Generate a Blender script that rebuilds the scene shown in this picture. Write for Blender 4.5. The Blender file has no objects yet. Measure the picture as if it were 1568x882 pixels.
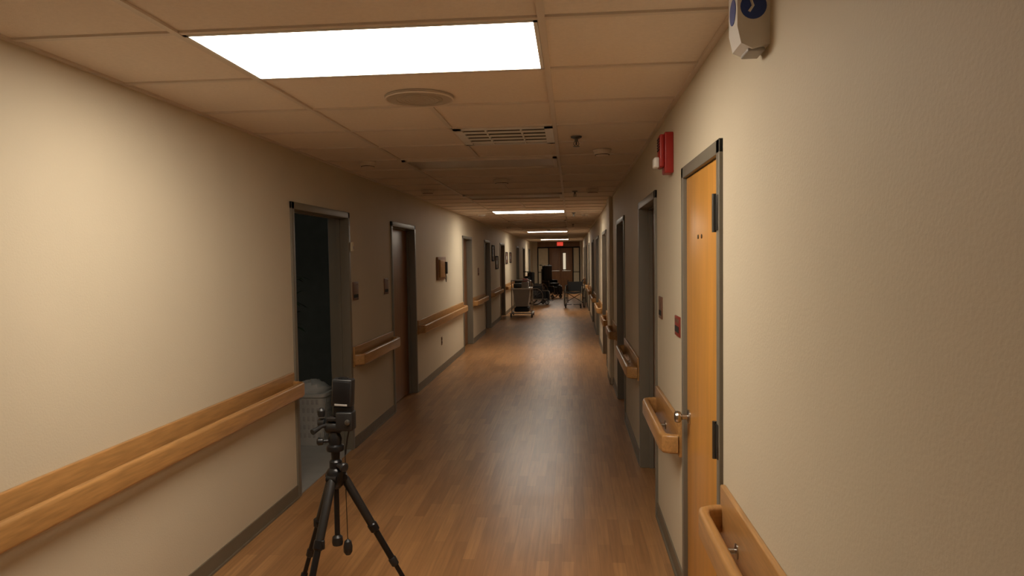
import bpy, bmesh, random
from math import *
from mathutils import Vector, Matrix
random.seed(7)
sc=bpy.context.scene
sc.view_settings.view_transform='Standard'
sc.view_settings.look='None'
sc.view_settings.exposure=0.0

# ------------------------------------------------------------ materials
def mat(name,col,rough=.5,metal=0.,var=.06,nscale=8.,bump=0.,bscale=200.,spec=.5,stretch=(1,1,1)):
    m=bpy.data.materials.new(name); m.use_nodes=True
    nt=m.node_tree; b=nt.nodes['Principled BSDF']
    b.inputs['Roughness'].default_value=rough; b.inputs['Metallic'].default_value=metal
    b.inputs['Specular IOR Level'].default_value=spec
    tc=nt.nodes.new('ShaderNodeTexCoord'); mp=nt.nodes.new('ShaderNodeMapping')
    mp.inputs['Scale'].default_value=stretch
    nt.links.new(tc.outputs['Object'],mp.inputs['Vector'])
    n=nt.nodes.new('ShaderNodeTexNoise'); n.inputs['Scale'].default_value=nscale; n.inputs['Detail'].default_value=5
    nt.links.new(mp.outputs[0],n.inputs['Vector'])
    r=nt.nodes.new('ShaderNodeValToRGB')
    r.color_ramp.elements[0].position=.3; r.color_ramp.elements[1].position=.7
    r.color_ramp.elements[0].color=tuple(c*(1-var) for c in col)+(1,)
    r.color_ramp.elements[1].color=tuple(min(1,c*(1+var)) for c in col)+(1,)
    nt.links.new(n.outputs['Fac'],r.inputs['Fac']); nt.links.new(r.outputs['Color'],b.inputs['Base Color'])
    if bump>0:
        n2=nt.nodes.new('ShaderNodeTexNoise'); n2.inputs['Scale'].default_value=bscale; n2.inputs['Detail'].default_value=3
        nt.links.new(tc.outputs['Object'],n2.inputs['Vector'])
        bp=nt.nodes.new('ShaderNodeBump'); bp.inputs['Strength'].default_value=bump; bp.inputs['Distance'].default_value=.002
        nt.links.new(n2.outputs['Fac'],bp.inputs['Height']); nt.links.new(bp.outputs[0],b.inputs['Normal'])
    return m
def emis(name,col,s):
    m=bpy.data.materials.new(name); m.use_nodes=True; nt=m.node_tree
    b=nt.nodes['Principled BSDF']; b.inputs['Base Color'].default_value=(.8,.8,.8,1)
    b.inputs['Emission Color'].default_value=col+(1,); b.inputs['Emission Strength'].default_value=s
    return m
M={}
M['wall']=mat('wall_paint',(.60,.525,.395),.62,var=.03,nscale=1.5,bump=.35,bscale=120,spec=.3)
M['ceil']=mat('ceiling_tile',(.77,.675,.585),.9,var=.03,nscale=60,bump=.4,bscale=260,spec=.1)
M['tbar']=mat('ceiling_tbar',(.66,.575,.49),.5,var=.02)
M['base']=mat('vinyl_baseboard',(.16,.13,.09),.5)
M['frame']=mat('door_frame_paint',(.175,.155,.12),.42,var=.03)
M['oak']=mat('rail_oak',(.42,.22,.075),.32,var=.18,nscale=14,stretch=(6,.5,6))
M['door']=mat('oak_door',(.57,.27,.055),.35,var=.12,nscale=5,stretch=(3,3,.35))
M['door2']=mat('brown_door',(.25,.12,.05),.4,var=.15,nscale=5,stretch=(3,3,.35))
M['steel']=mat('steel',(.5,.48,.45),.28,1.)
M['hinge']=mat('hinge_steel',(.13,.13,.125),.35,.9)
M['black']=mat('black_plastic',(.012,.012,.013),.42)
M['black2']=mat('black_metal',(.02,.02,.022),.3,.6)
M['rubber']=mat('rubber',(.012,.012,.012),.8)
M['vinyl']=mat('black_vinyl',(.010,.010,.011),.6)
M['red']=mat('red_plastic',(.36,.018,.014),.4)
M['sign']=mat('sign_brown',(.16,.075,.045),.5)
M['signr']=mat('sign_red',(.22,.03,.02),.5)
M['white']=mat('white_plastic',(.72,.70,.66),.4)
M['hamper']=mat('hamper_plastic',(.42,.41,.38),.5)
M['speaker']=mat('speaker_grille',(.44,.38,.31),.6)
M['blue']=mat('blue_print',(.02,.06,.3),.4)
M['grey']=mat('grey_plastic',(.35,.33,.31),.5)
M['vent_shade']=mat('vent_gap_shade',(.06,.05,.042),.7)  # dark colour painted as the shade between the vent slats
M['dark']=mat('dark_void',(.02,.018,.015),.9)
M['cream']=mat('cream_paper',(.75,.68,.5),.7)
M['lensoff']=mat('acrylic_lens_off',(.46,.40,.33),.35,var=.05,nscale=90,bump=.6,bscale=300)
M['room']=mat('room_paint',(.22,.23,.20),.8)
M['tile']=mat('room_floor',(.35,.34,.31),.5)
M['leaf']=mat('leaf_green',(.03,.055,.025),.6)
M['light']=emis('lit_acrylic_lens',(1.,.89,.735),19.5)
M['exit']=emis('exit_red',(1.,.02,.015),.75)
M['glow']=emis('door_glass_lit',(1.,.85,.6),.55)

def floor_mat():
    m=bpy.data.materials.new('plank_floor'); m.use_nodes=True; nt=m.node_tree; b=nt.nodes['Principled BSDF']
    tc=nt.nodes.new('ShaderNodeTexCoord'); mp=nt.nodes.new('ShaderNodeMapping'); mp.inputs['Rotation'].default_value=(0,0,pi/2)
    nt.links.new(tc.outputs['Object'],mp.inputs['Vector'])
    br=nt.nodes.new('ShaderNodeTexBrick')
    br.offset=.37; br.offset_frequency=2; br.squash=1
    for k,v in (('Scale',1.),('Brick Width',.62),('Row Height',.068),('Mortar Size',.0007),('Mortar Smooth',.2),('Bias',-.1)): br.inputs[k].default_value=v
    br.inputs['Color1'].default_value=(.33,.165,.066,1); br.inputs['Color2'].default_value=(.47,.25,.102,1); br.inputs['Mortar'].default_value=(.22,.105,.042,1)
    nt.links.new(mp.outputs[0],br.inputs['Vector'])
    mp2=nt.nodes.new('ShaderNodeMapping'); mp2.inputs['Scale'].default_value=(60,2.5,1)
    nt.links.new(tc.outputs['Object'],mp2.inputs['Vector'])
    n=nt.nodes.new('ShaderNodeTexNoise'); n.inputs['Scale'].default_value=1.; n.inputs['Detail'].default_value=6
    nt.links.new(mp2.outputs[0],n.inputs['Vector'])
    r=nt.nodes.new('ShaderNodeValToRGB'); r.color_ramp.elements[0].position=.3; r.color_ramp.elements[1].position=.7
    r.color_ramp.elements[0].color=(.76,.74,.71,1); r.color_ramp.elements[1].color=(1.1,1.08,1.05,1)
    nt.links.new(n.outputs['Fac'],r.inputs['Fac'])
    mx=nt.nodes.new('ShaderNodeMix'); mx.data_type='RGBA'; mx.blend_type='MULTIPLY'; mx.inputs[0].default_value=1
    nt.links.new(br.outputs['Color'],mx.inputs[6]); nt.links.new(r.outputs['Color'],mx.inputs[7])
    nt.links.new(mx.outputs[2],b.inputs['Base Color'])
    n3=nt.nodes.new('ShaderNodeTexNoise'); n3.inputs['Scale'].default_value=2.; n3.inputs['Detail'].default_value=3
    nt.links.new(tc.outputs['Object'],n3.inputs['Vector'])
    mr=nt.nodes.new('ShaderNodeMapRange'); mr.inputs['To Min'].default_value=.29; mr.inputs['To Max'].default_value=.38
    nt.links.new(n3.outputs['Fac'],mr.inputs['Value']); nt.links.new(mr.outputs[0],b.inputs['Roughness'])
    b.inputs['Specular IOR Level'].default_value=.75
    n4=nt.nodes.new('ShaderNodeTexNoise'); n4.inputs['Scale'].default_value=9.; n4.inputs['Detail'].default_value=2
    nt.links.new(tc.outputs['Object'],n4.inputs['Vector'])
    bp=nt.nodes.new('ShaderNodeBump'); bp.inputs['Strength'].default_value=.1; bp.inputs['Distance'].default_value=.003
    nt.links.new(n4.outputs['Fac'],bp.inputs['Height']); nt.links.new(bp.outputs[0],b.inputs['Normal'])
    return m
M['floor']=floor_mat()

# ------------------------------------------------------------ mesh builder
class MB:
    def __init__(s): s.v=[];s.f=[];s.mi=[];s.sm=[];s.mats=[];s.T=Matrix.Identity(4)
    def m(s,k):
        if k not in s.mats: s.mats.append(k)
        return s.mats.index(k)
    def add(s,vs,fs,k,smooth=False):
        o=len(s.v); s.v+= [tuple(s.T@Vector(p)) for p in vs]
        for f in fs: s.f.append(tuple(o+i for i in f)); s.mi.append(s.m(k)); s.sm.append(smooth)
    def box(s,a,b,k,c=0.):
        x0,y0,z0=[min(a[i],b[i]) for i in range(3)]; x1,y1,z1=[max(a[i],b[i]) for i in range(3)]
        if c<=0:
            vs=[(x0,y0,z0),(x1,y0,z0),(x1,y1,z0),(x0,y1,z0),(x0,y0,z1),(x1,y0,z1),(x1,y1,z1),(x0,y1,z1)]
            s.add(vs,[(0,3,2,1),(4,5,6,7),(0,1,5,4),(1,2,6,5),(2,3,7,6),(3,0,4,7)],k)
        else:
            c=min(c,(x1-x0)*.49,(y1-y0)*.49,(z1-z0)*.49)
            bm=bmesh.new(); bmesh.ops.create_cube(bm,size=1)
            for v in bm.verts: v.co=Vector(((x0+x1)/2+v.co.x*(x1-x0),(y0+y1)/2+v.co.y*(y1-y0),(z0+z1)/2+v.co.z*(z1-z0)))
            bmesh.ops.bevel(bm,geom=bm.edges[:],offset=c,segments=3,profile=.5,affect='EDGES')
            bm.verts.index_update()
            s.add([tuple(v.co) for v in bm.verts],[tuple(v.index for v in f.verts) for f in bm.faces],k,True); bm.free()
    def tube(s,pts,r,k,n=12,closed=False):
        P=[Vector(p) for p in pts]; rs=r if isinstance(r,(list,tuple)) else [r]*len(P)
        vs=[];fs=[];N=len(P); prev=None
        for i in range(N):
            if closed: t=(P[(i+1)%N]-P[i-1])
            else: t=(P[min(i+1,N-1)]-P[max(i-1,0)])
            t.normalize()
            if prev is None:
                a=Vector((0,0,1)) if abs(t.z)<.9 else Vector((1,0,0)); u=t.cross(a).normalized()
            else: u=(prev-t*prev.dot(t)).normalized()
            prev=u; w=t.cross(u)
            for j in range(n):
                an=2*pi*j/n; vs.append(P[i]+(u*cos(an)+w*sin(an))*rs[i])
        for i in range(N if closed else N-1):
            for j in range(n):
                a=i*n+j;b=i*n+(j+1)%n;c=((i+1)%N)*n+(j+1)%n;d=((i+1)%N)*n+j
                fs.append((a,b,c,d))
        if not closed: fs.append(tuple(range(n-1,-1,-1))); fs.append(tuple((N-1)*n+j for j in range(n)))
        s.add(vs,fs,k,True)
    def lathe(s,prof,k,c=(0,0,0),axis=(0,0,1),n=24):
        ax=Vector(axis).normalized(); a=Vector((1,0,0)) if abs(ax.x)<.9 else Vector((0,1,0))
        u=ax.cross(a).normalized(); w=ax.cross(u); c=Vector(c); vs=[];fs=[]
        for r,z in prof:
            for j in range(n):
                an=2*pi*j/n; vs.append(c+ax*z+(u*cos(an)+w*sin(an))*max(r,1e-4))
        for i in range(len(prof)-1):
            for j in range(n):
                fs.append((i*n+j,i*n+(j+1)%n,(i+1)*n+(j+1)%n,(i+1)*n+j))
        fs.append(tuple(range(n-1,-1,-1))); fs.append(tuple((len(prof)-1)*n+j for j in range(n)))
        s.add(vs,fs,k,True)
    def sweep(s,path,prof,k):
        P=[Vector(p) for p in path];vs=[];N=len(P);n=len(prof)
        for i in range(N):
            d0=(P[i]-P[i-1]).normalized() if i>0 else (P[1]-P[0]).normalized()
            d1=(P[i+1]-P[i]).normalized() if i<N-1 else d0
            t=(d0+d1).normalized(); nn=Vector((-t.y,t.x)); sc_=1/max(.5,t.dot(d0))
            for o,z in prof: q=P[i]+nn*o*sc_; vs.append((q.x,q.y,z))
        fs=[]
        for i in range(N-1):
            for j in range(n): fs.append((i*n+j,i*n+(j+1)%n,(i+1)*n+(j+1)%n,(i+1)*n+j))
        fs.append(tuple(range(n-1,-1,-1))); fs.append(tuple((N-1)*n+j for j in range(n)))
        s.add(vs,fs,k,True)
    def make(s,name):
        me=bpy.data.meshes.new(name); me.from_pydata(s.v,[],s.f)
        for k in s.mats: me.materials.append(M[k])
        for p,i,sm in zip(me.polygons,s.mi,s.sm): p.material_index=i; p.use_smooth=sm
        bm=bmesh.new(); bm.from_mesh(me); bmesh.ops.recalc_face_normals(bm,faces=bm.faces[:]); bm.to_mesh(me); bm.free()
        try: me.set_sharp_from_angle(angle=radians(35))
        except Exception: pass
        ob=bpy.data.objects.new(name,me); sc.collection.objects.link(ob); return ob
def rrect(w,h,z0,r=.012,n=4):
    out=[]
    for cx,cz,a0 in ((w/2-r,z0+h-r,0),(-w/2+r,z0+h-r,90),(-w/2+r,z0+r,180),(w/2-r,z0+r,270)):
        for i in range(n+1):
            a=radians(a0+90*i/n); out.append((cx+r*cos(a),cz+r*sin(a)))
    return out

# ------------------------------------------------------------ dimensions
XL=-1.909; XR=.531; C=2.407; Y0=-7.5; Y1=34.5; TH=.16; DT=2.05; FW=.05
LD=[(4.64,5.90),(7.3,8.45),(12.2,13.35),(15.3,16.4),(18.7,20.0),(24.3,25.5),(27.6,28.8),(31.3,32.5)]
RD=[(2.51,3.36),(4.40,5.48),(7.0,8.12),(10.6,11.9),(13.5,14.8),(16.5,17.8),(20.2,21.4),(24.2,25.4),(28.2,29.4)]

def wall(name,X,side,doors):
    b=MB(); xo=X+side*TH; y=Y0
    for a,c in doors:
        b.box((X,y,0),(xo,a,C),'wall'); b.box((X,a,DT),(xo,c,C),'wall'); y=c
    b.box((X,y,0),(xo,Y1,C),'wall'); return b.make(name)
wall('wall_left',XL,-1,LD); wall('wall_right',XR,1,RD)
b=MB(); b.box((XL-TH,Y0-.1,0),(XR+TH,Y0,C),'wall'); b.make('wall_back')
b=MB(); b.box((XL-3,Y0-.1,-.1),(XR+.5,Y1+.3,0),'floor'); fl=b.make('floor')
for nm,X,s,D in (('baseboard_left',XL,1,LD),('baseboard_right',XR,-1,RD)):
    b=MB(); y=Y0
    for a,c in D+[(Y1,Y1)]:
        b.box((X,y,0),(X+s*.008,a,.09),'base'); b.box((X,y,0),(X+s*.018,a,.012),'base'); y=c
    b.make(nm)

# ------------------------------------------------------------ ceiling
b=MB(); b.box((XL-TH,Y0-.1,C+.006),(XR+TH,Y1+.3,C+.08),'ceil'); b.make('ceiling')
XT=-.088; XT2=XT-1.2192; g0=2.27; dg=.6096
rows=[g0+dg*i for i in range(-16,54)]
b=MB(); tw=.012
for x in (XT,XT2): b.box((x-tw,Y0,C-.003),(x+tw,Y1,C+.007),'tbar')
for x0,s in ((XL,1),(XR,-1)): b.box((x0,Y0,C-.004),(x0+s*.022,Y1,C+.007),'tbar')
for y in rows: b.box((XL,y-tw,C-.002),(XR,y+tw,C+.007),'tbar')
for i in (2,3,4,7,8,12,13,17,18,-2,-3): b.box((-.6976-tw,g0+dg*i,C-.002),(-.6976+tw,g0+dg*(i+1),C+.007),'tbar')
b.make('ceiling_grid')
for i in range(-15,52,5):
    y0=g0+dg*i+.013; y1=y0+dg-.026; lit=(i%15==0)
    b=MB(); x0,x1=XT2+.013,XT-.013
    fr=.032 if not lit else .014
    z0=C-.004 if lit else C-.016
    k='white' if lit else 'tbar'
    b.box((x0,y0,z0),(x1,y0+fr,C+.006),k);b.box((x0,y1-fr,z0),(x1,y1,C+.006),k)
    b.box((x0,y0,z0),(x0+fr,y1,C+.006),k);b.box((x1-fr,y0,z0),(x1,y1,C+.006),k)
    b.box((x0+fr,y0+fr,C-.001),(x1-fr,y1-fr,C+.005),'light' if lit else 'lensoff')
    b.make('ceiling_light_panel')
b=MB(); b.lathe([(.165,0),(.163,-.006),(.15,-.012),(.13,-.010),(.125,-.011),(.06,-.013),(0,-.014)],'speaker',(-.71,3.31,C+.004),n=40)
for r in (.03,.05,.07,.09,.11): b.tube([(-.71+r*cos(a*pi/16),3.31+r*sin(a*pi/16),C-.0085) for a in range(32)],.002,'speaker',6,True)
b.tube([(-.71+.158*cos(a*pi/20),3.31+.158*sin(a*pi/20),C-.006) for a in range(40)],.005,'tbar',6,True)
b.make('ceiling_speaker')
# vent
b=MB(); x0,x1,y0,y1=-.69,-.10,4.12,4.70
for a,c in (((x0,y0),(x1,y0+.035)),((x0,y1-.035),(x1,y1)),((x0,y0),(x0+.05,y1)),((x1-.05,y0),(x1,y1))): b.box((a[0],a[1],C-.008),(c[0],c[1],C+.005),'white')
b.box((x0+.05,y0+.035,C+.002),(x1-.05,y1-.035,C+.006),'vent_shade')  # flat plate behind the slats, its dark colour stands in for recess shade
for i in range(4):
    y=y0+.10+i*.115
    b.add([(x0+.05,y,C-.004),(x1-.05,y,C-.004),(x1-.05,y+.026,C-.011),(x0+.05,y+.026,C-.011),(x0+.05,y,C-.0025),(x1-.05,y,C-.0025),(x1-.05,y+.028,C-.009),(x0+.05,y+.028,C-.009)],
      [(0,1,2,3),(4,7,6,5),(0,4,5,1),(1,5,6,2),(2,6,7,3),(3,7,4,0)],'white')
for x in (x0+.19,x1-.19): b.box((x-.005,y0+.035,C-.010),(x+.005,y1-.035,C+.004),'white')
b.make('air_vent')
def sprinkler(x,y):
    b=MB(); b.lathe([(.036,0),(.034,-.006),(.02,-.012),(.011,-.013),(.011,-.03),(.006,-.032),(.006,-.05),(.004,-.052)],'hinge',(x,y,C+.002),n=18)
    b.tube([(x-.012,y,C-.028),(x-.017,y,C-.045),(x-.004,y,C-.06)],.0025,'hinge',6); b.tube([(x+.012,y,C-.028),(x+.017,y,C-.045),(x+.004,y,C-.06)],.0025,'hinge',6)
    b.lathe([(.022,-.058),(.022,-.061),(.004,-.062)],'hinge',(x,y,C),n=18); b.make('fire_sprinkler')
for p in ((.04,4.52),(.05,8.2),(.05,12.2),(.05,16.3)): sprinkler(*p)
def smoke(x,y,r=.06):
    b=MB(); b.lathe([(r*1.1,0),(r*1.1,-.008),(r,-.012),(r*.95,-.03),(r*.7,-.042),(r*.3,-.046),(0,-.047)],'tbar',(x,y,C+.002),n=28)
    b.tube([(x+r*.85*cos(a*pi/12),y+r*.85*sin(a*pi/12),C-.034) for a in range(24)],.0025,'dark',5,True); b.make('smoke_detector')
for p in ((-.67,6.85,.075),(.23,5.1,.06),(.25,8.05,.065),(-1.58,5.4,.06),(-1.59,7.75,.065),(-1.54,12.1,.065),(.25,12.6,.06),(-.67,14.6,.07),(-1.5,17,.06),(-.6,19.3,.06)): smoke(*p)

# ------------------------------------------------------------ doors
def frame(b,X,s,a,c,depth=.13,k='frame'):
    xo=X+s*.014; xi=X-s*depth
    b.box((xo,a,0),(xi,a+FW,DT),k,.003); b.box((xo,c-FW,0),(xi,c,DT),k,.003); b.box((xo,a,DT-FW),(xi,c,DT),k,.003)
    b.box((X-s*.06,a+FW,0),(X-s*.09,a+FW+.012,DT-FW),k);b.box((X-s*.06,c-FW-.012,0),(X-s*.09,c-FW,DT-FW),k);b.box((X-s*.06,a+FW,DT-FW-.012),(X-s*.09,c-FW,DT-FW),k)
def knob(b,x,s,y,z):
    b.lathe([(.033,0),(.033,.006),(.028,.01),(.012,.012),(.012,.035),(.024,.042),(.028,.055),(.024,.066),(.008,.07)],'steel',(x,y,z),(s,0,0),n=20)
dn=0
for side,X,s,D in (('left',XL,1,LD),('right',XR,-1,RD)):
    for i,(a,c) in enumerate(D):
        b=MB(); flush=(side=='right' and i==0)
        frame(b,X,s,a,c,.165 if (side=='left' and i==0) else .13)
        if flush:
            b.box((X-s*.004,a+FW+.003,.012),(X-s*.048,c-FW-.003,DT-FW-.004),'door',.002)
            for z in (.91,1.73):
                b.box((X-s*.004,a+.012,z),(X+s*.018,a+FW+.0,z+.125),'hinge',.002)
                b.box((X-s*.004,a+FW+.0,z),(X+s*.003,a+FW+.05,z+.125),'hinge',.001)
                b.tube([(X+s*.02,a+FW+.004,z-.006),(X+s*.02,a+FW+.004,z+.131)],.008,'hinge',12)
                for q in (.02,.06,.1): b.tube([(X+s*.0025,a+FW+.03,z+q),(X+s*.005,a+FW+.03,z+q)],.004,'steel',8)
            knob(b,X-s*.004,s,c-FW-.065,.9)
            for yy in (.5,.42): b.lathe([(.009,0),(.009,.003),(.003,.004)],'hinge',(X-s*.004,a+yy,1.72),(s,0,0),n=10)
        elif side=='left' and i==0:
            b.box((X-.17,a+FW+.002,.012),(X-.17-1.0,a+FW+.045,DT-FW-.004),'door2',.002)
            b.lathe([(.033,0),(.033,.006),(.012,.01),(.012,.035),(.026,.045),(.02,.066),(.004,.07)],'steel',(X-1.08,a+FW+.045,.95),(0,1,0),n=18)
        else:
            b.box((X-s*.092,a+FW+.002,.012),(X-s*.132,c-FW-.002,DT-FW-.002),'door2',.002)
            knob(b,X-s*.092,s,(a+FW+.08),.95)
        dn+=1; b.make('door_%d'%dn)

# dark side room behind the first left opening
b=MB(); rx=XL-TH
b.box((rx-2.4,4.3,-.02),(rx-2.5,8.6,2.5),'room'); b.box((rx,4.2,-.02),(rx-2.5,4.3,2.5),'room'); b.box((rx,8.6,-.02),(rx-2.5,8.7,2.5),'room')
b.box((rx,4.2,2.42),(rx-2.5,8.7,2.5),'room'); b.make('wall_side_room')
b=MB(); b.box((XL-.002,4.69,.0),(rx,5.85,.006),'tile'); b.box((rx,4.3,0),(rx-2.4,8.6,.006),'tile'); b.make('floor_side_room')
ld=bpy.data.lights.new('room_fill_light','POINT'); ld.energy=4.; ld.color=(1.,.98,.9); ld.shadow_soft_size=.1  # added fill lamp that lifts the dark side room, no real fixture
lo=bpy.data.objects.new('room_fill_light',ld); lo.location=(-3.2,5.6,2.0); sc.collection.objects.link(lo)
# hamper
b=MB(); hx,hy=-2.36,6.12
def rr(w,d,z,n=6,r=.06):
    out=[]
    for cx,cy,a0 in ((w/2-r,d/2-r,0),(-w/2+r,d/2-r,90),(-w/2+r,-d/2+r,180),(w/2-r,-d/2+r,270)):
        for i in range(n+1):
            a=radians(a0+90*i/n); out.append((hx+cx+r*cos(a),hy+cy+r*sin(a),z))
    return out
lv=[rr(.30,.34,.008),rr(.37,.41,.44),rr(.40,.44,.445),rr(.40,.44,.475),rr(.36,.40,.478)]
vs=[p for l in lv for p in l]; n=len(lv[0]); fs=[]
for i in range(len(lv)-1):
    for j in range(n): fs.append((i*n+j,i*n+(j+1)%n,(i+1)*n+(j+1)%n,(i+1)*n+j))
fs.append(tuple(range(n))); b.add(vs,fs,'hamper',True)
for k in range(5):
    z=.08+k*.075; w=.30+.07*(z/.44)
    for q in range(-3,4): b.box((hx+q*.042-.012,hy-(w+.04)/2-.004,z),(hx+q*.042+.012,hy-(w+.04)/2+.02,z+.045),'grey',.004)
    for q in range(-3,4): b.box((hx+w/2-.02,hy+q*.045-.012,z),(hx+w/2+.004,hy+q*.045+.012,z+.045),'grey',.004)
vs=[];fs=[];nu=16;nv=6
for i in range(nv+1):
    for j in range(nu):
        a=2*pi*j/nu; r=cos(i/nv*pi/2)*(1+.12*sin(3*a+i)); vs.append((hx+.17*r*cos(a),hy+.19*r*sin(a),.46+.1*sin(i/nv*pi/2)+.012*sin(5*a+i*2)))
for i in range(nv):
    for j in range(nu): fs.append((i*nu+j,i*nu+(j+1)%nu,(i+1)*nu+(j+1)%nu,(i+1)*nu+j))
b.add(vs,fs,'hamper',True); b.make('laundry_hamper')
# potted plant just inside the room
b=MB(); px,py=-2.72,6.5
b.lathe([(.10,.006),(.14,.26),(.15,.27),(.15,.30),(.13,.30),(.12,.27)],'grey',(px,py,0),n=24)
b.tube([(px,py,.25),(px+.02,py,.7),(px-.01,py+.01,1.15),(px+.01,py,1.6)],[.014,.011,.009,.005],'door2',8)
for i in range(46):
    z=1.0+.75*random.random(); a=random.uniform(0,2*pi); L=random.uniform(.16,.26); up=random.uniform(-.1,.7)
    d=Vector((cos(a),sin(a),up)).normalized(); sd=Vector((-sin(a),cos(a),0))*.028; o=Vector((px,py,z))
    p=[o,o+d*L*.35+sd,o+d*L*.35-sd,o+d*L*.7+sd*.8+Vector((0,0,-.02)),o+d*L*.7-sd*.8+Vector((0,0,-.02)),o+d*L+Vector((0,0,-.06))]
    b.add(p,[(0,1,2),(1,3,4,2),(3,5,4)],'leaf')
b.make('potted_plant')

# ------------------------------------------------------------ handrails
def rail(X,s,y0,y1,zb0,zb1,zr0,zr1):
    b=MB()
    b.box((X,y0,zb0),(X+s*.02,y1,zb1),'oak',.005)
    off=.088
    w0=X+s*.02
    path=[(w0,y0+.012),(X+s*.055,y0+.018),(X+s*(off-.008),y0+.035),(X+s*off,y0+.075),(X+s*off,y1-.075),(X+s*(off-.008),y1-.035),(X+s*.055,y1-.018),(w0,y1-.012)]
    b.sweep(path,rrect(.038,zr1-zr0,zr0,.016,5),'oak')
    n=max(1,int((y1-y0)/1.1)); ys=[(y0+y1)/2] if n==1 else [y0+.25+(y1-y0-.5)*i/(n-1) for i in range(n)]
    for y in ys:
        z=(zr0+zr1)/2
        b.lathe([(.024,.018),(.024,.024),(.009,.028),(.009,off-.014)],'steel',(X,y,z-.015),(s,0,0),n=16)
    b.make('handrail')
for a,c in ((-7.4,-1),(-.9,4.60),(5.93,7.27),(8.5,12.15),(13.4,15.25),(16.45,18.65),(20.05,24.25),(25.55,27.55),(28.85,31.25)): rail(XL,1,a,c,.71,.885,.725,.825)
for a,c in ((-4,2.47),(3.42,4.36),(5.54,6.95),(8.17,8.95),(9.65,10.55),(11.95,13.45),(14.85,16.45),(17.85,20.15),(21.45,22.1),(25.45,28.15)): rail(XR,-1,a,c,.66,.84,.675,.77)
b=MB(); b.box((XR,9.0,0),(XR-.045,9.6,C),'wall',.004); b.box((XR-.045,9.0,0),(XR-.052,9.6,.09),'base'); b.make('wall_right_column')

# ------------------------------------------------------------ wall signs, boxes, frames
def sign(name,X,s,y0,y1,z0,z1,k):
    b=MB(); b.box((X,y0,z0),(X+s*.008,y1,z1),k,.002); b.box((X+s*.008,y0+.012,z1-.03),(X+s*.0095,y1-.012,z1-.014),'sign')
    b.box((X+s*.008,y0+.012,z0+.02),(X+s*.0095,y1-.012,z0+.05),'dark'); b.make(name)
sign('room_sign',XL,1,5.97,6.12,1.29,1.45,'sign'); sign('room_sign',XL,1,7.0,7.15,1.29,1.45,'sign')
sign('room_sign',XR,-1,3.47,3.62,1.24,1.34,'signr'); sign('room_sign',XR,-1,4.14,4.28,1.27,1.40,'sign'); sign('room_sign',XL,1,14.2,14.35,1.29,1.45,'sign')
b=MB(); b.box((XL,5.905,1.72),(XL+.03,5.945,1.80),'cream',.004); b.box((XL+.03,5.915,1.74),(XL+.034,5.935,1.76),'grey'); b.make('nurse_call_light')
b=MB(); b.box((XL,9.8,1.34),(XL+.03,10.4,1.67),'door2',.004)
b.box((XL+.03,9.84,1.38),(XL+.055,10.2,1.63),'oak',.006); b.box((XL+.03,10.24,1.42),(XL+.075,10.32,1.60),'black',.01)
b.tube([(XL+.05,10.28,1.42),(XL+.06,10.27,1.36),(XL+.05,10.29,1.30),(XL+.04,10.3,1.36)],.005,'black',6); b.make('wall_telephone_board')
for y0,y1,z0,z1 in ((16.75,17.25,1.57,1.96),(17.55,18.15,1.36,1.70),(20.3,20.9,1.47,1.82),(21.6,22.2,1.49,1.82)):
    b=MB(); t=.03
    for a,c in (((y0,z0),(y1,z0+t)),((y0,z1-t),(y1,z1)),((y0,z0),(y0+t,z1)),((y1-t,z0),(y1,z1))): b.box((XL,a[0],a[1]),(XL+.022,c[0],c[1]),'dark',.003)
    b.box((XL,y0+t,z0+t),(XL+.008,y1-t,z1-t),'sign'); b.box((XL+.008,y0+.15,z0+.12),(XL+.01,y1-.15,z1-.12),'grey'); b.make('picture_frame')
for y in (10.07,): 
    b=MB(); b.box((XL,y,.38),(XL+.006,y+.075,.50),'sign',.002)
    for z in (.405,.455): b.box((XL+.006,y+.02,z),(XL+.0085,y+.055,z+.028),'dark')
    b.make('wall_outlet')
# fire alarm
b=MB(); ya,yb=3.68,3.80; b.box((XR,ya,2.07),(XR-.045,yb,2.28),'red',.006); b.box((XR-.045,ya+.008,2.10),(XR-.07,yb-.008,2.27),'red',.008)
for z in range(5): b.box((XR-.07,ya+.02,2.19+z*.014),(XR-.073,yb-.02,2.197+z*.014),'dark')
b.box((XR-.068,ya+.02,2.10),(XR-.098,yb-.02,2.155),'white',.01); b.make('fire_alarm_strobe')
# dispenser
b=MB(); y0,y1=1.93,2.03
pts=[(0,2.20),(.045,2.19),(.075,2.205),(.085,2.25),(.085,2.36),(.07,2.395),(0,2.40)]
vs=[(XR-o,y0,z) for o,z in pts]+[(XR-o,y1,z) for o,z in pts]; n=len(pts)
fs=[tuple(range(n)),tuple(range(2*n-1,n-1,-1))]+[(i,(i+1)%n,n+(i+1)%n,n+i) for i in range(n)]; b.add(vs,fs,'white')
b.lathe([(.034,0),(.034,.0015),(.001,.002)],'blue',(XR-.043,y0,2.30),(0,-1,0),n=28)
b.lathe([(.034,0),(.034,.0015),(.001,.002)],'blue',(XR-.085,(y0+y1)/2,2.30),(-1,0,0),n=28)
b.tube([(XR-.055,y0-.003,2.285),(XR-.045,y0-.003,2.30),(XR-.05,y0-.003,2.315),(XR-.035,y0-.003,2.325)],.004,'white',6)
b.box((XR-.01,y0+.01,2.185),(XR-.055,y1-.01,2.195),'grey',.003); b.make('air_freshener_dispenser')

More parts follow.
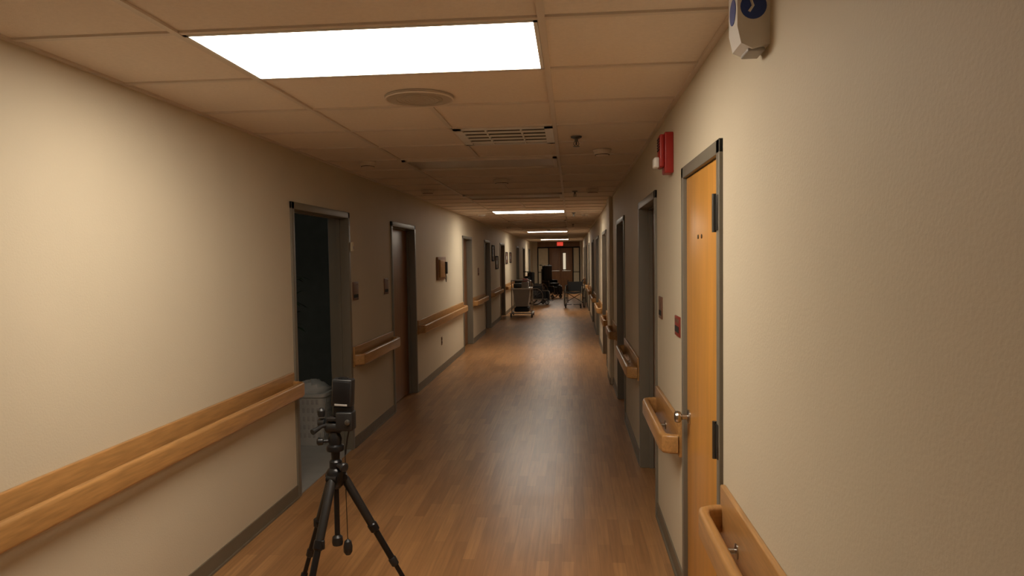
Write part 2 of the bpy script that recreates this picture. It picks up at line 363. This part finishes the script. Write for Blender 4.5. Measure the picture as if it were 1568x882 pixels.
# ------------------------------------------------------------ far end
b=MB(); yE=Y1
b.box((XL-.1,yE,0),(-1.66,yE+.15,C),'wall'); b.box((.42,yE,0),(XR+.1,yE+.15,C),'wall'); b.box((-1.66,yE,2.16),(.42,yE+.15,C),'door2'); b.make('wall_far')
b=MB()
for x in (-1.66,-1.13,.06,.38): b.box((x,yE-.03,0),(x+.05,yE+.1,2.16),'dark',.003)
b.box((-1.66,yE-.03,2.10),(.43,yE+.1,2.16),'dark',.003)
for x0,x1 in ((-1.61,-1.13),(.11,.38)):
    b.box((x0,yE+.02,.0),(x1,yE+.06,.9),'cream'); b.box((x0,yE+.02,.93),(x1,yE+.04,2.1),'cream'); b.box((x0,yE,.9),(x1,yE+.05,.93),'dark')
b.make('trim_1')
b=MB()
for x0,x1 in ((-1.08,-.515),(-.505,.06)):
    b.box((x0,yE+.0,.01),(x1,yE+.045,2.10),'door2',.004)
b.box((-.40,yE-.006,1.05),(-.27,yE,1.85),'glow'); 
for a,c in (((-.42,1.03),(-.40,1.87)),((-.27,1.03),(-.25,1.87)),((-.42,1.85),(-.25,1.87)),((-.42,1.03),(-.25,1.05))): b.box((a[0],yE-.01,a[1]),(c[0],yE,c[1]),'dark')
b.box((-1.0,yE-.05,.95),(-.58,yE-.02,1.0),'steel',.005); b.box((-.44,yE-.05,.95),(-.02,yE-.02,1.0),'steel',.005); b.make('door_%d'%(dn+1))
b=MB(); ex=-.53; b.box((ex-.16,33.6,2.18),(ex+.16,33.64,2.385),'dark',.005); b.box((ex-.145,33.594,2.195),(ex+.145,33.6,2.37),'exit')
b.tube([(ex,33.62,2.385),(ex,33.62,C)],.012,'steel',8)
def bar(x,z,w,h): b.box((ex+x,33.590,2.225+z),(ex+x+w,33.5945,2.225+z+h),'white')
for k,x in enumerate((-.115,-.052,.012,.058)):
    if k==0: bar(x,0,.012,.115); bar(x,0,.042,.013); bar(x,.05,.035,.013); bar(x,.102,.042,.013)
    if k==1:
        for sg in (0,1): b.add([(ex+x+(.045 if sg else 0),33.592,2.225),(ex+x+(.045 if sg else 0)+.012,33.592,2.225),(ex+x+(0 if sg else .045)+.012,33.592,2.34),(ex+x+(0 if sg else .045),33.592,2.34)],[(0,1,2,3)],'white')
    if k==2: bar(x+.012,0,.013,.115)
    if k==3: bar(x,.102,.055,.013); bar(x+.021,0,.013,.115)
b.make('exit_sign')

# ------------------------------------------------------------ wheelchair
def wheelchair(name,x,y,rot,W=.44,back=.88,load=0):
    b=MB(); w=W/2; b.T=Matrix.Translation((x,y,0))@Matrix.Rotation(rot,4,'Z')
    for s in (-1,1):
        xw=s*(w+.06); R=.30; c=(xw,-.12,R+.012)
        ring=lambda r,xx:[(xx,c[1]+r*cos(a*pi/20),c[2]+r*sin(a*pi/20)) for a in range(40)]
        b.tube(ring(R,xw),.014,'rubber',8,True); b.tube(ring(R-.018,xw),.008,'steel',6,True); b.tube(ring(R-.035,xw+s*.03),.008,'steel',6,True)
        b.lathe([(.03,-.03),(.03,.03)],'black2',c,(1,0,0),n=14)
        for q in range(12):
            a=q*pi/6; b.tube([c,(xw,c[1]+(R-.02)*cos(a),c[2]+(R-.02)*sin(a))],.0025,'steel',5)
        cc=(s*w,.33,.085)
        b.tube([(cc[0],cc[1]+.07*cos(a*pi/10),cc[2]+.07*sin(a*pi/10)) for a in range(20)],.014,'rubber',8,True)
        b.lathe([(.06,-.006),(.06,.006)],'grey',cc,(1,0,0),n=16)
        b.tube([(cc[0]+.022,cc[1],cc[2]),(cc[0]+.022,cc[1]+.02,.17),(s*w,.35,.2),(s*w,.35,.50)],.011,'black2',8)
        b.tube([(s*w,-.22,.14),(s*w,-.22,back),(s*w,-.25,back+.03),(s*w,-.36,back+.035)],.012,'black2',8); b.tube([(s*w,-.28,back+.033),(s*w,-.38,back+.035)],.018,'rubber',8)
        b.tube([(s*w,-.22,.49),(s*w,.37,.49),(s*w,.42,.46),(s*w,.46,.16)],.012,'steel',8)
        b.tube([(s*w,-.22,.2),(s*w,.35,.2)],.012,'steel',8)
        b.tube([(s*(w+.02),-.2,.70),(s*(w+.02),.16,.70),(s*(w+.02),.18,.49)],.01,'steel',8)
        b.box((s*(w+.02)-.03,-.17,.70),(s*(w+.02)+.03,.13,.735),'vinyl',.01)
        b.box((s*(w+.02)-.004,-.18,.5),(s*(w+.02)+.004,.14,.69),'vinyl')
        b.box((s*.03,.42,.13),(s*(w-.0),.56,.145),'black2',.004)
    b.tube([(-w,.02,.2),(w,.02,.48)],.011,'black2',8); b.tube([(w,.05,.2),(-w,.05,.48)],.011,'black2',8)
    n=8
    for pa in ('seat','back'):
        vs=[];fs=[]
        for i in range(n+1):
            t=i/n*2-1; sag=.035*(1-t*t)
            for e in (0,1):
                for th in (0,1):
                    if pa=='seat': vs.append((t*w,-.2+e*.55,.50-sag+th*.035))
                    else: vs.append((t*w,-.215-sag-th*.02,.53+e*(back-.53)))
        for i in range(n):
            a=i*4; q=a+4
            fs+=[(a,a+2,q+2,q),(a+1,q+1,q+3,a+3),(a,q,q+1,a+1),(a+2,a+3,q+3,q+2)]
        fs+=[(0,1,3,2),(n*4,n*4+2,n*4+3,n*4+1)]
        b.add(vs,fs,'vinyl',True)
    if load:
        b.box((-w+.02,-.2,.535),(w-.02,.28,.62),'vinyl',.03)
        b.box((-w+.02,-.20,.60),(w-.02,-.10,back+.02),'vinyl',.03)
        b.box((-w+.03,-.34,.42),(w-.03,-.245,back-.12),'vinyl',.03)
        for s in (-1,1):
            b.box((s*(w+.02)-.03,-.2,.22),(s*(w+.02)-.01,.3,.5),'vinyl',.008)
            b.box((s*.03,.37,.16),(s*(w),.43,.46),'vinyl',.015)
    return b.make(name)
wheelchair('wheelchair',.09,22.75,pi-.12,.48,.84)
wheelchair('wheelchair',-1.24,24.4,-pi/2+.35,.46,1.12,1)
wheelchair('wheelchair',-.84,28.2,-pi/2-.75,.46,1.30,1)

# ------------------------------------------------------------ cart
b=MB(); b.T=Matrix.Translation((-1.38,19.6,0))
w,d=.29,.42
for sx in (-1,1):
    for sy in (-1,1):
        cx,cy=sx*w,sy*d
        b.lathe([(.03,-.014),(.045,-.012),(.045,.012),(.03,.014)],'rubber',(cx,cy,.045),(1,0,0),n=16)
        b.box((cx-.02,cy-.02,.05),(cx+.02,cy+.02,.10),'grey',.004)
        b.tube([(cx*.92,cy*.95,.1),(cx*.92,cy*.95,.92)],.013,'steel',8)
    b.tube([(sx*w*.92,-d*.95,.92),(sx*w*.92,-d*1.12,.98),(sx*w*.92,-d*1.15,1.02)],.013,'steel',8)
b.tube([(-w*.92,-d*1.15,1.02),(w*.92,-d*1.15,1.02)],.015,'grey',10)
for sx in (-1,1): b.box((sx*w-.03,-d-.04,.09),(sx*w+.03,d+.04,.12),'grey',.006)
b.box((-w,-d-.03,.10),(w,-d+.03,.13),'grey',.006); b.box((-w,d-.03,.10),(w,d+.03,.13),'grey',.006)
bv=[(-.17,-.34,.30),(.17,-.34,.30),(.17,.34,.30),(-.17,.34,.30),(-.24,-.40,.78),(.24,-.40,.78),(.24,.40,.78),(-.24,.40,.78)]
b.add(bv,[(0,3,2,1),(0,1,5,4),(1,2,6,5),(2,3,7,6),(3,0,4,7)],'grey')
b.box((-.27,-.42,.77),(.27,.42,.81),'white',.008)
b.box((-.22,-.3,.81),(.0,.1,.93),'black',.02); b.box((-.0,-.36,.81),(.2,-.1,.98),'grey',.02); b.box((.03,-.3,.98),(.17,-.15,1.06),'red',.015)
b.box((-.22,.1,.81),(.2,.38,1.02),'vinyl',.03); b.box((-.2,-.3,.14),(.2,.3,.27),'vinyl',.03)
b.make('utility_cart')

# ------------------------------------------------------------ tripod
tx,ty=-1.125,3.2; b=MB(); b.T=Matrix.Translation((tx,ty,0))
zs=.635
b.tube([(0,0,.30),(0,0,.80)],.013,'black2',16)
b.lathe([(.013,.285),(.024,.287),(.026,.30),(.024,.325),(.013,.335)],'black',n=20)
b.lathe([(.02,.56),(.034,.575),(.045,.60),(.046,.64),(.036,.655),(.03,.66),(.03,.69),(.022,.70),(.014,.705)],'black2',n=24)
b.lathe([(.012,0),(.012,.03),(.02,.032),(.022,.05),(.016,.056)],'black',(.02,-.02,.675),(.8,-.6,0),n=14)
th=radians(26)
for az in (-100,-100+120,-100+240):
    a=radians(az); dx,dy=cos(a),sin(a)
    def P(t,z=None):
        L=zs/cos(th); return (dx*(.035+sin(th)*L*t),dy*(.035+sin(th)*L*t),zs-.02-(zs-.02-.012)*t)
    b.lathe([(.018,-.026),(.018,.026)],'black2',P(0),(-dy,dx,0),n=16)
    b.tube([P(0),P(.03),P(.42)],[.016,.021,.0195],'black',16)
    b.tube([P(.40),P(.41),P(.46),P(.47)],[.019,.024,.023,.017],'black2',16)
    b.tube([P(.46),P(.72)],.0155,'black2',14)
    b.tube([P(.70),P(.71),P(.76),P(.77)],[.016,.020,.019,.013],'black',14)
    b.tube([P(.76),P(.95)],.0115,'black2',12)
    b.tube([P(.94),P(.95),P(1.0)],[.012,.017,.015],'rubber',12)
    q=P(.43); b.box((q[0]-dy*.02-.008,q[1]+dx*.02-.008,q[2]-.02),(q[0]-dy*.02+.008,q[1]+dx*.02+.008,q[2]+.02),'black',.003)
b.lathe([(.02,.70),(.022,.735),(.040,.742),(.043,.752),(.040,.765),(.030,.772),(.033,.80),(.028,.815),(.02,.83)],'black2',n=26)
b.lathe([(.008,0),(.008,.03),(.017,.034),(.019,.055),(.012,.062)],'black',(-.02,-.01,.79),(-1,-.3,0),n=16)
b.lathe([(.026,-.036),(.030,-.03),(.030,.03),(.026,.036)],'black',(-.005,0,.855),(1,0,0),n=20)
b.tube([(-.03,-.01,.865),(-.05,-.04,.865),(-.075,-.09,.85)],[.010,.009,.014],'black',12)
b.lathe([(.018,0),(.02,.004),(.02,.03),(.014,.034)],'black',(-.078,0,.875),(1,0,0),n=16)
b.lathe([(.015,0),(.018,.012),(.018,.03),(.01,.04)],'black',(-.06,-.01,.905),(0,0,1),n=16)
b.tube([(-.06,0,.88),(.03,0,.88)],.010,'black2',10)
b.box((-.03,-.03,.885),(.07,.03,.905),'black',.005)
b.box((.015,-.035,.84),(.095,.035,.93),'black',.008)
b.lathe([(.013,0),(.013,.010),(.008,.013)],'hinge',(.075,-.035,.885),(0,-1,0),n=16)
b.box((.0,-.02,.905),(.09,.02,.955),'black2',.006)
b.tube([(.045,.01,.72),(.06,.0,.80),(.075,.0,.86)],.004,'black',6)
b.tube([(.047,0,.745),(.047,0,.52),(.05,0,.31)],.002,'black2',6)
b.lathe([(.004,.315),(.016,.305),(.022,.28),(.021,.255),(.012,.24),(.002,.238)],'black',(.05,0,0),n=16)
b.make('tripod')
b=MB(); b.T=Matrix.Translation((tx+.042,ty,.955))@Matrix.Rotation(radians(3),4,'Y')
b.box((-.048,-.03,0),(.048,.03,.13),'black',.008); b.box((-.040,-.033,.02),(.040,-.029,.118),'black2',.001)
b.lathe([(.03,0),(.032,.02),(.03,.05),(.026,.052),(.022,.03)],'black2',(0,.03,.07),(0,1,0),n=24)
b.box((-.02,-.02,.13),(.02,.02,.136),'black2',.002); b.box((-.03,-.0345,.005),(.03,-.030,.014),'grey',.001)
b.make('video_camera')

# ------------------------------------------------------------ world + camera
w=bpy.data.worlds.new('World'); sc.world=w; w.use_nodes=True
w.node_tree.nodes['Background'].inputs[0].default_value=(.02,.02,.02,1); w.node_tree.nodes['Background'].inputs[1].default_value=.2
yaw,p,r=radians(4.869),radians(2.457),radians(.807)
F=Vector((-sin(yaw)*cos(p),cos(yaw)*cos(p),-sin(p))); R=Vector((cos(yaw),sin(yaw),0)); U=R.cross(F)
cr=cos(r)*R-sin(r)*U; cu=sin(r)*R+cos(r)*U
cd=bpy.data.cameras.new('camera'); cam=bpy.data.objects.new('camera',cd); sc.collection.objects.link(cam)
cd.sensor_width=36; cd.lens=36*1070.8/1568; cd.clip_start=.05; cd.clip_end=100
mw=Matrix((cr,cu,-F)).transposed().to_4x4(); mw.translation=(0,0,1.642); cam.matrix_world=mw
sc.camera=cam
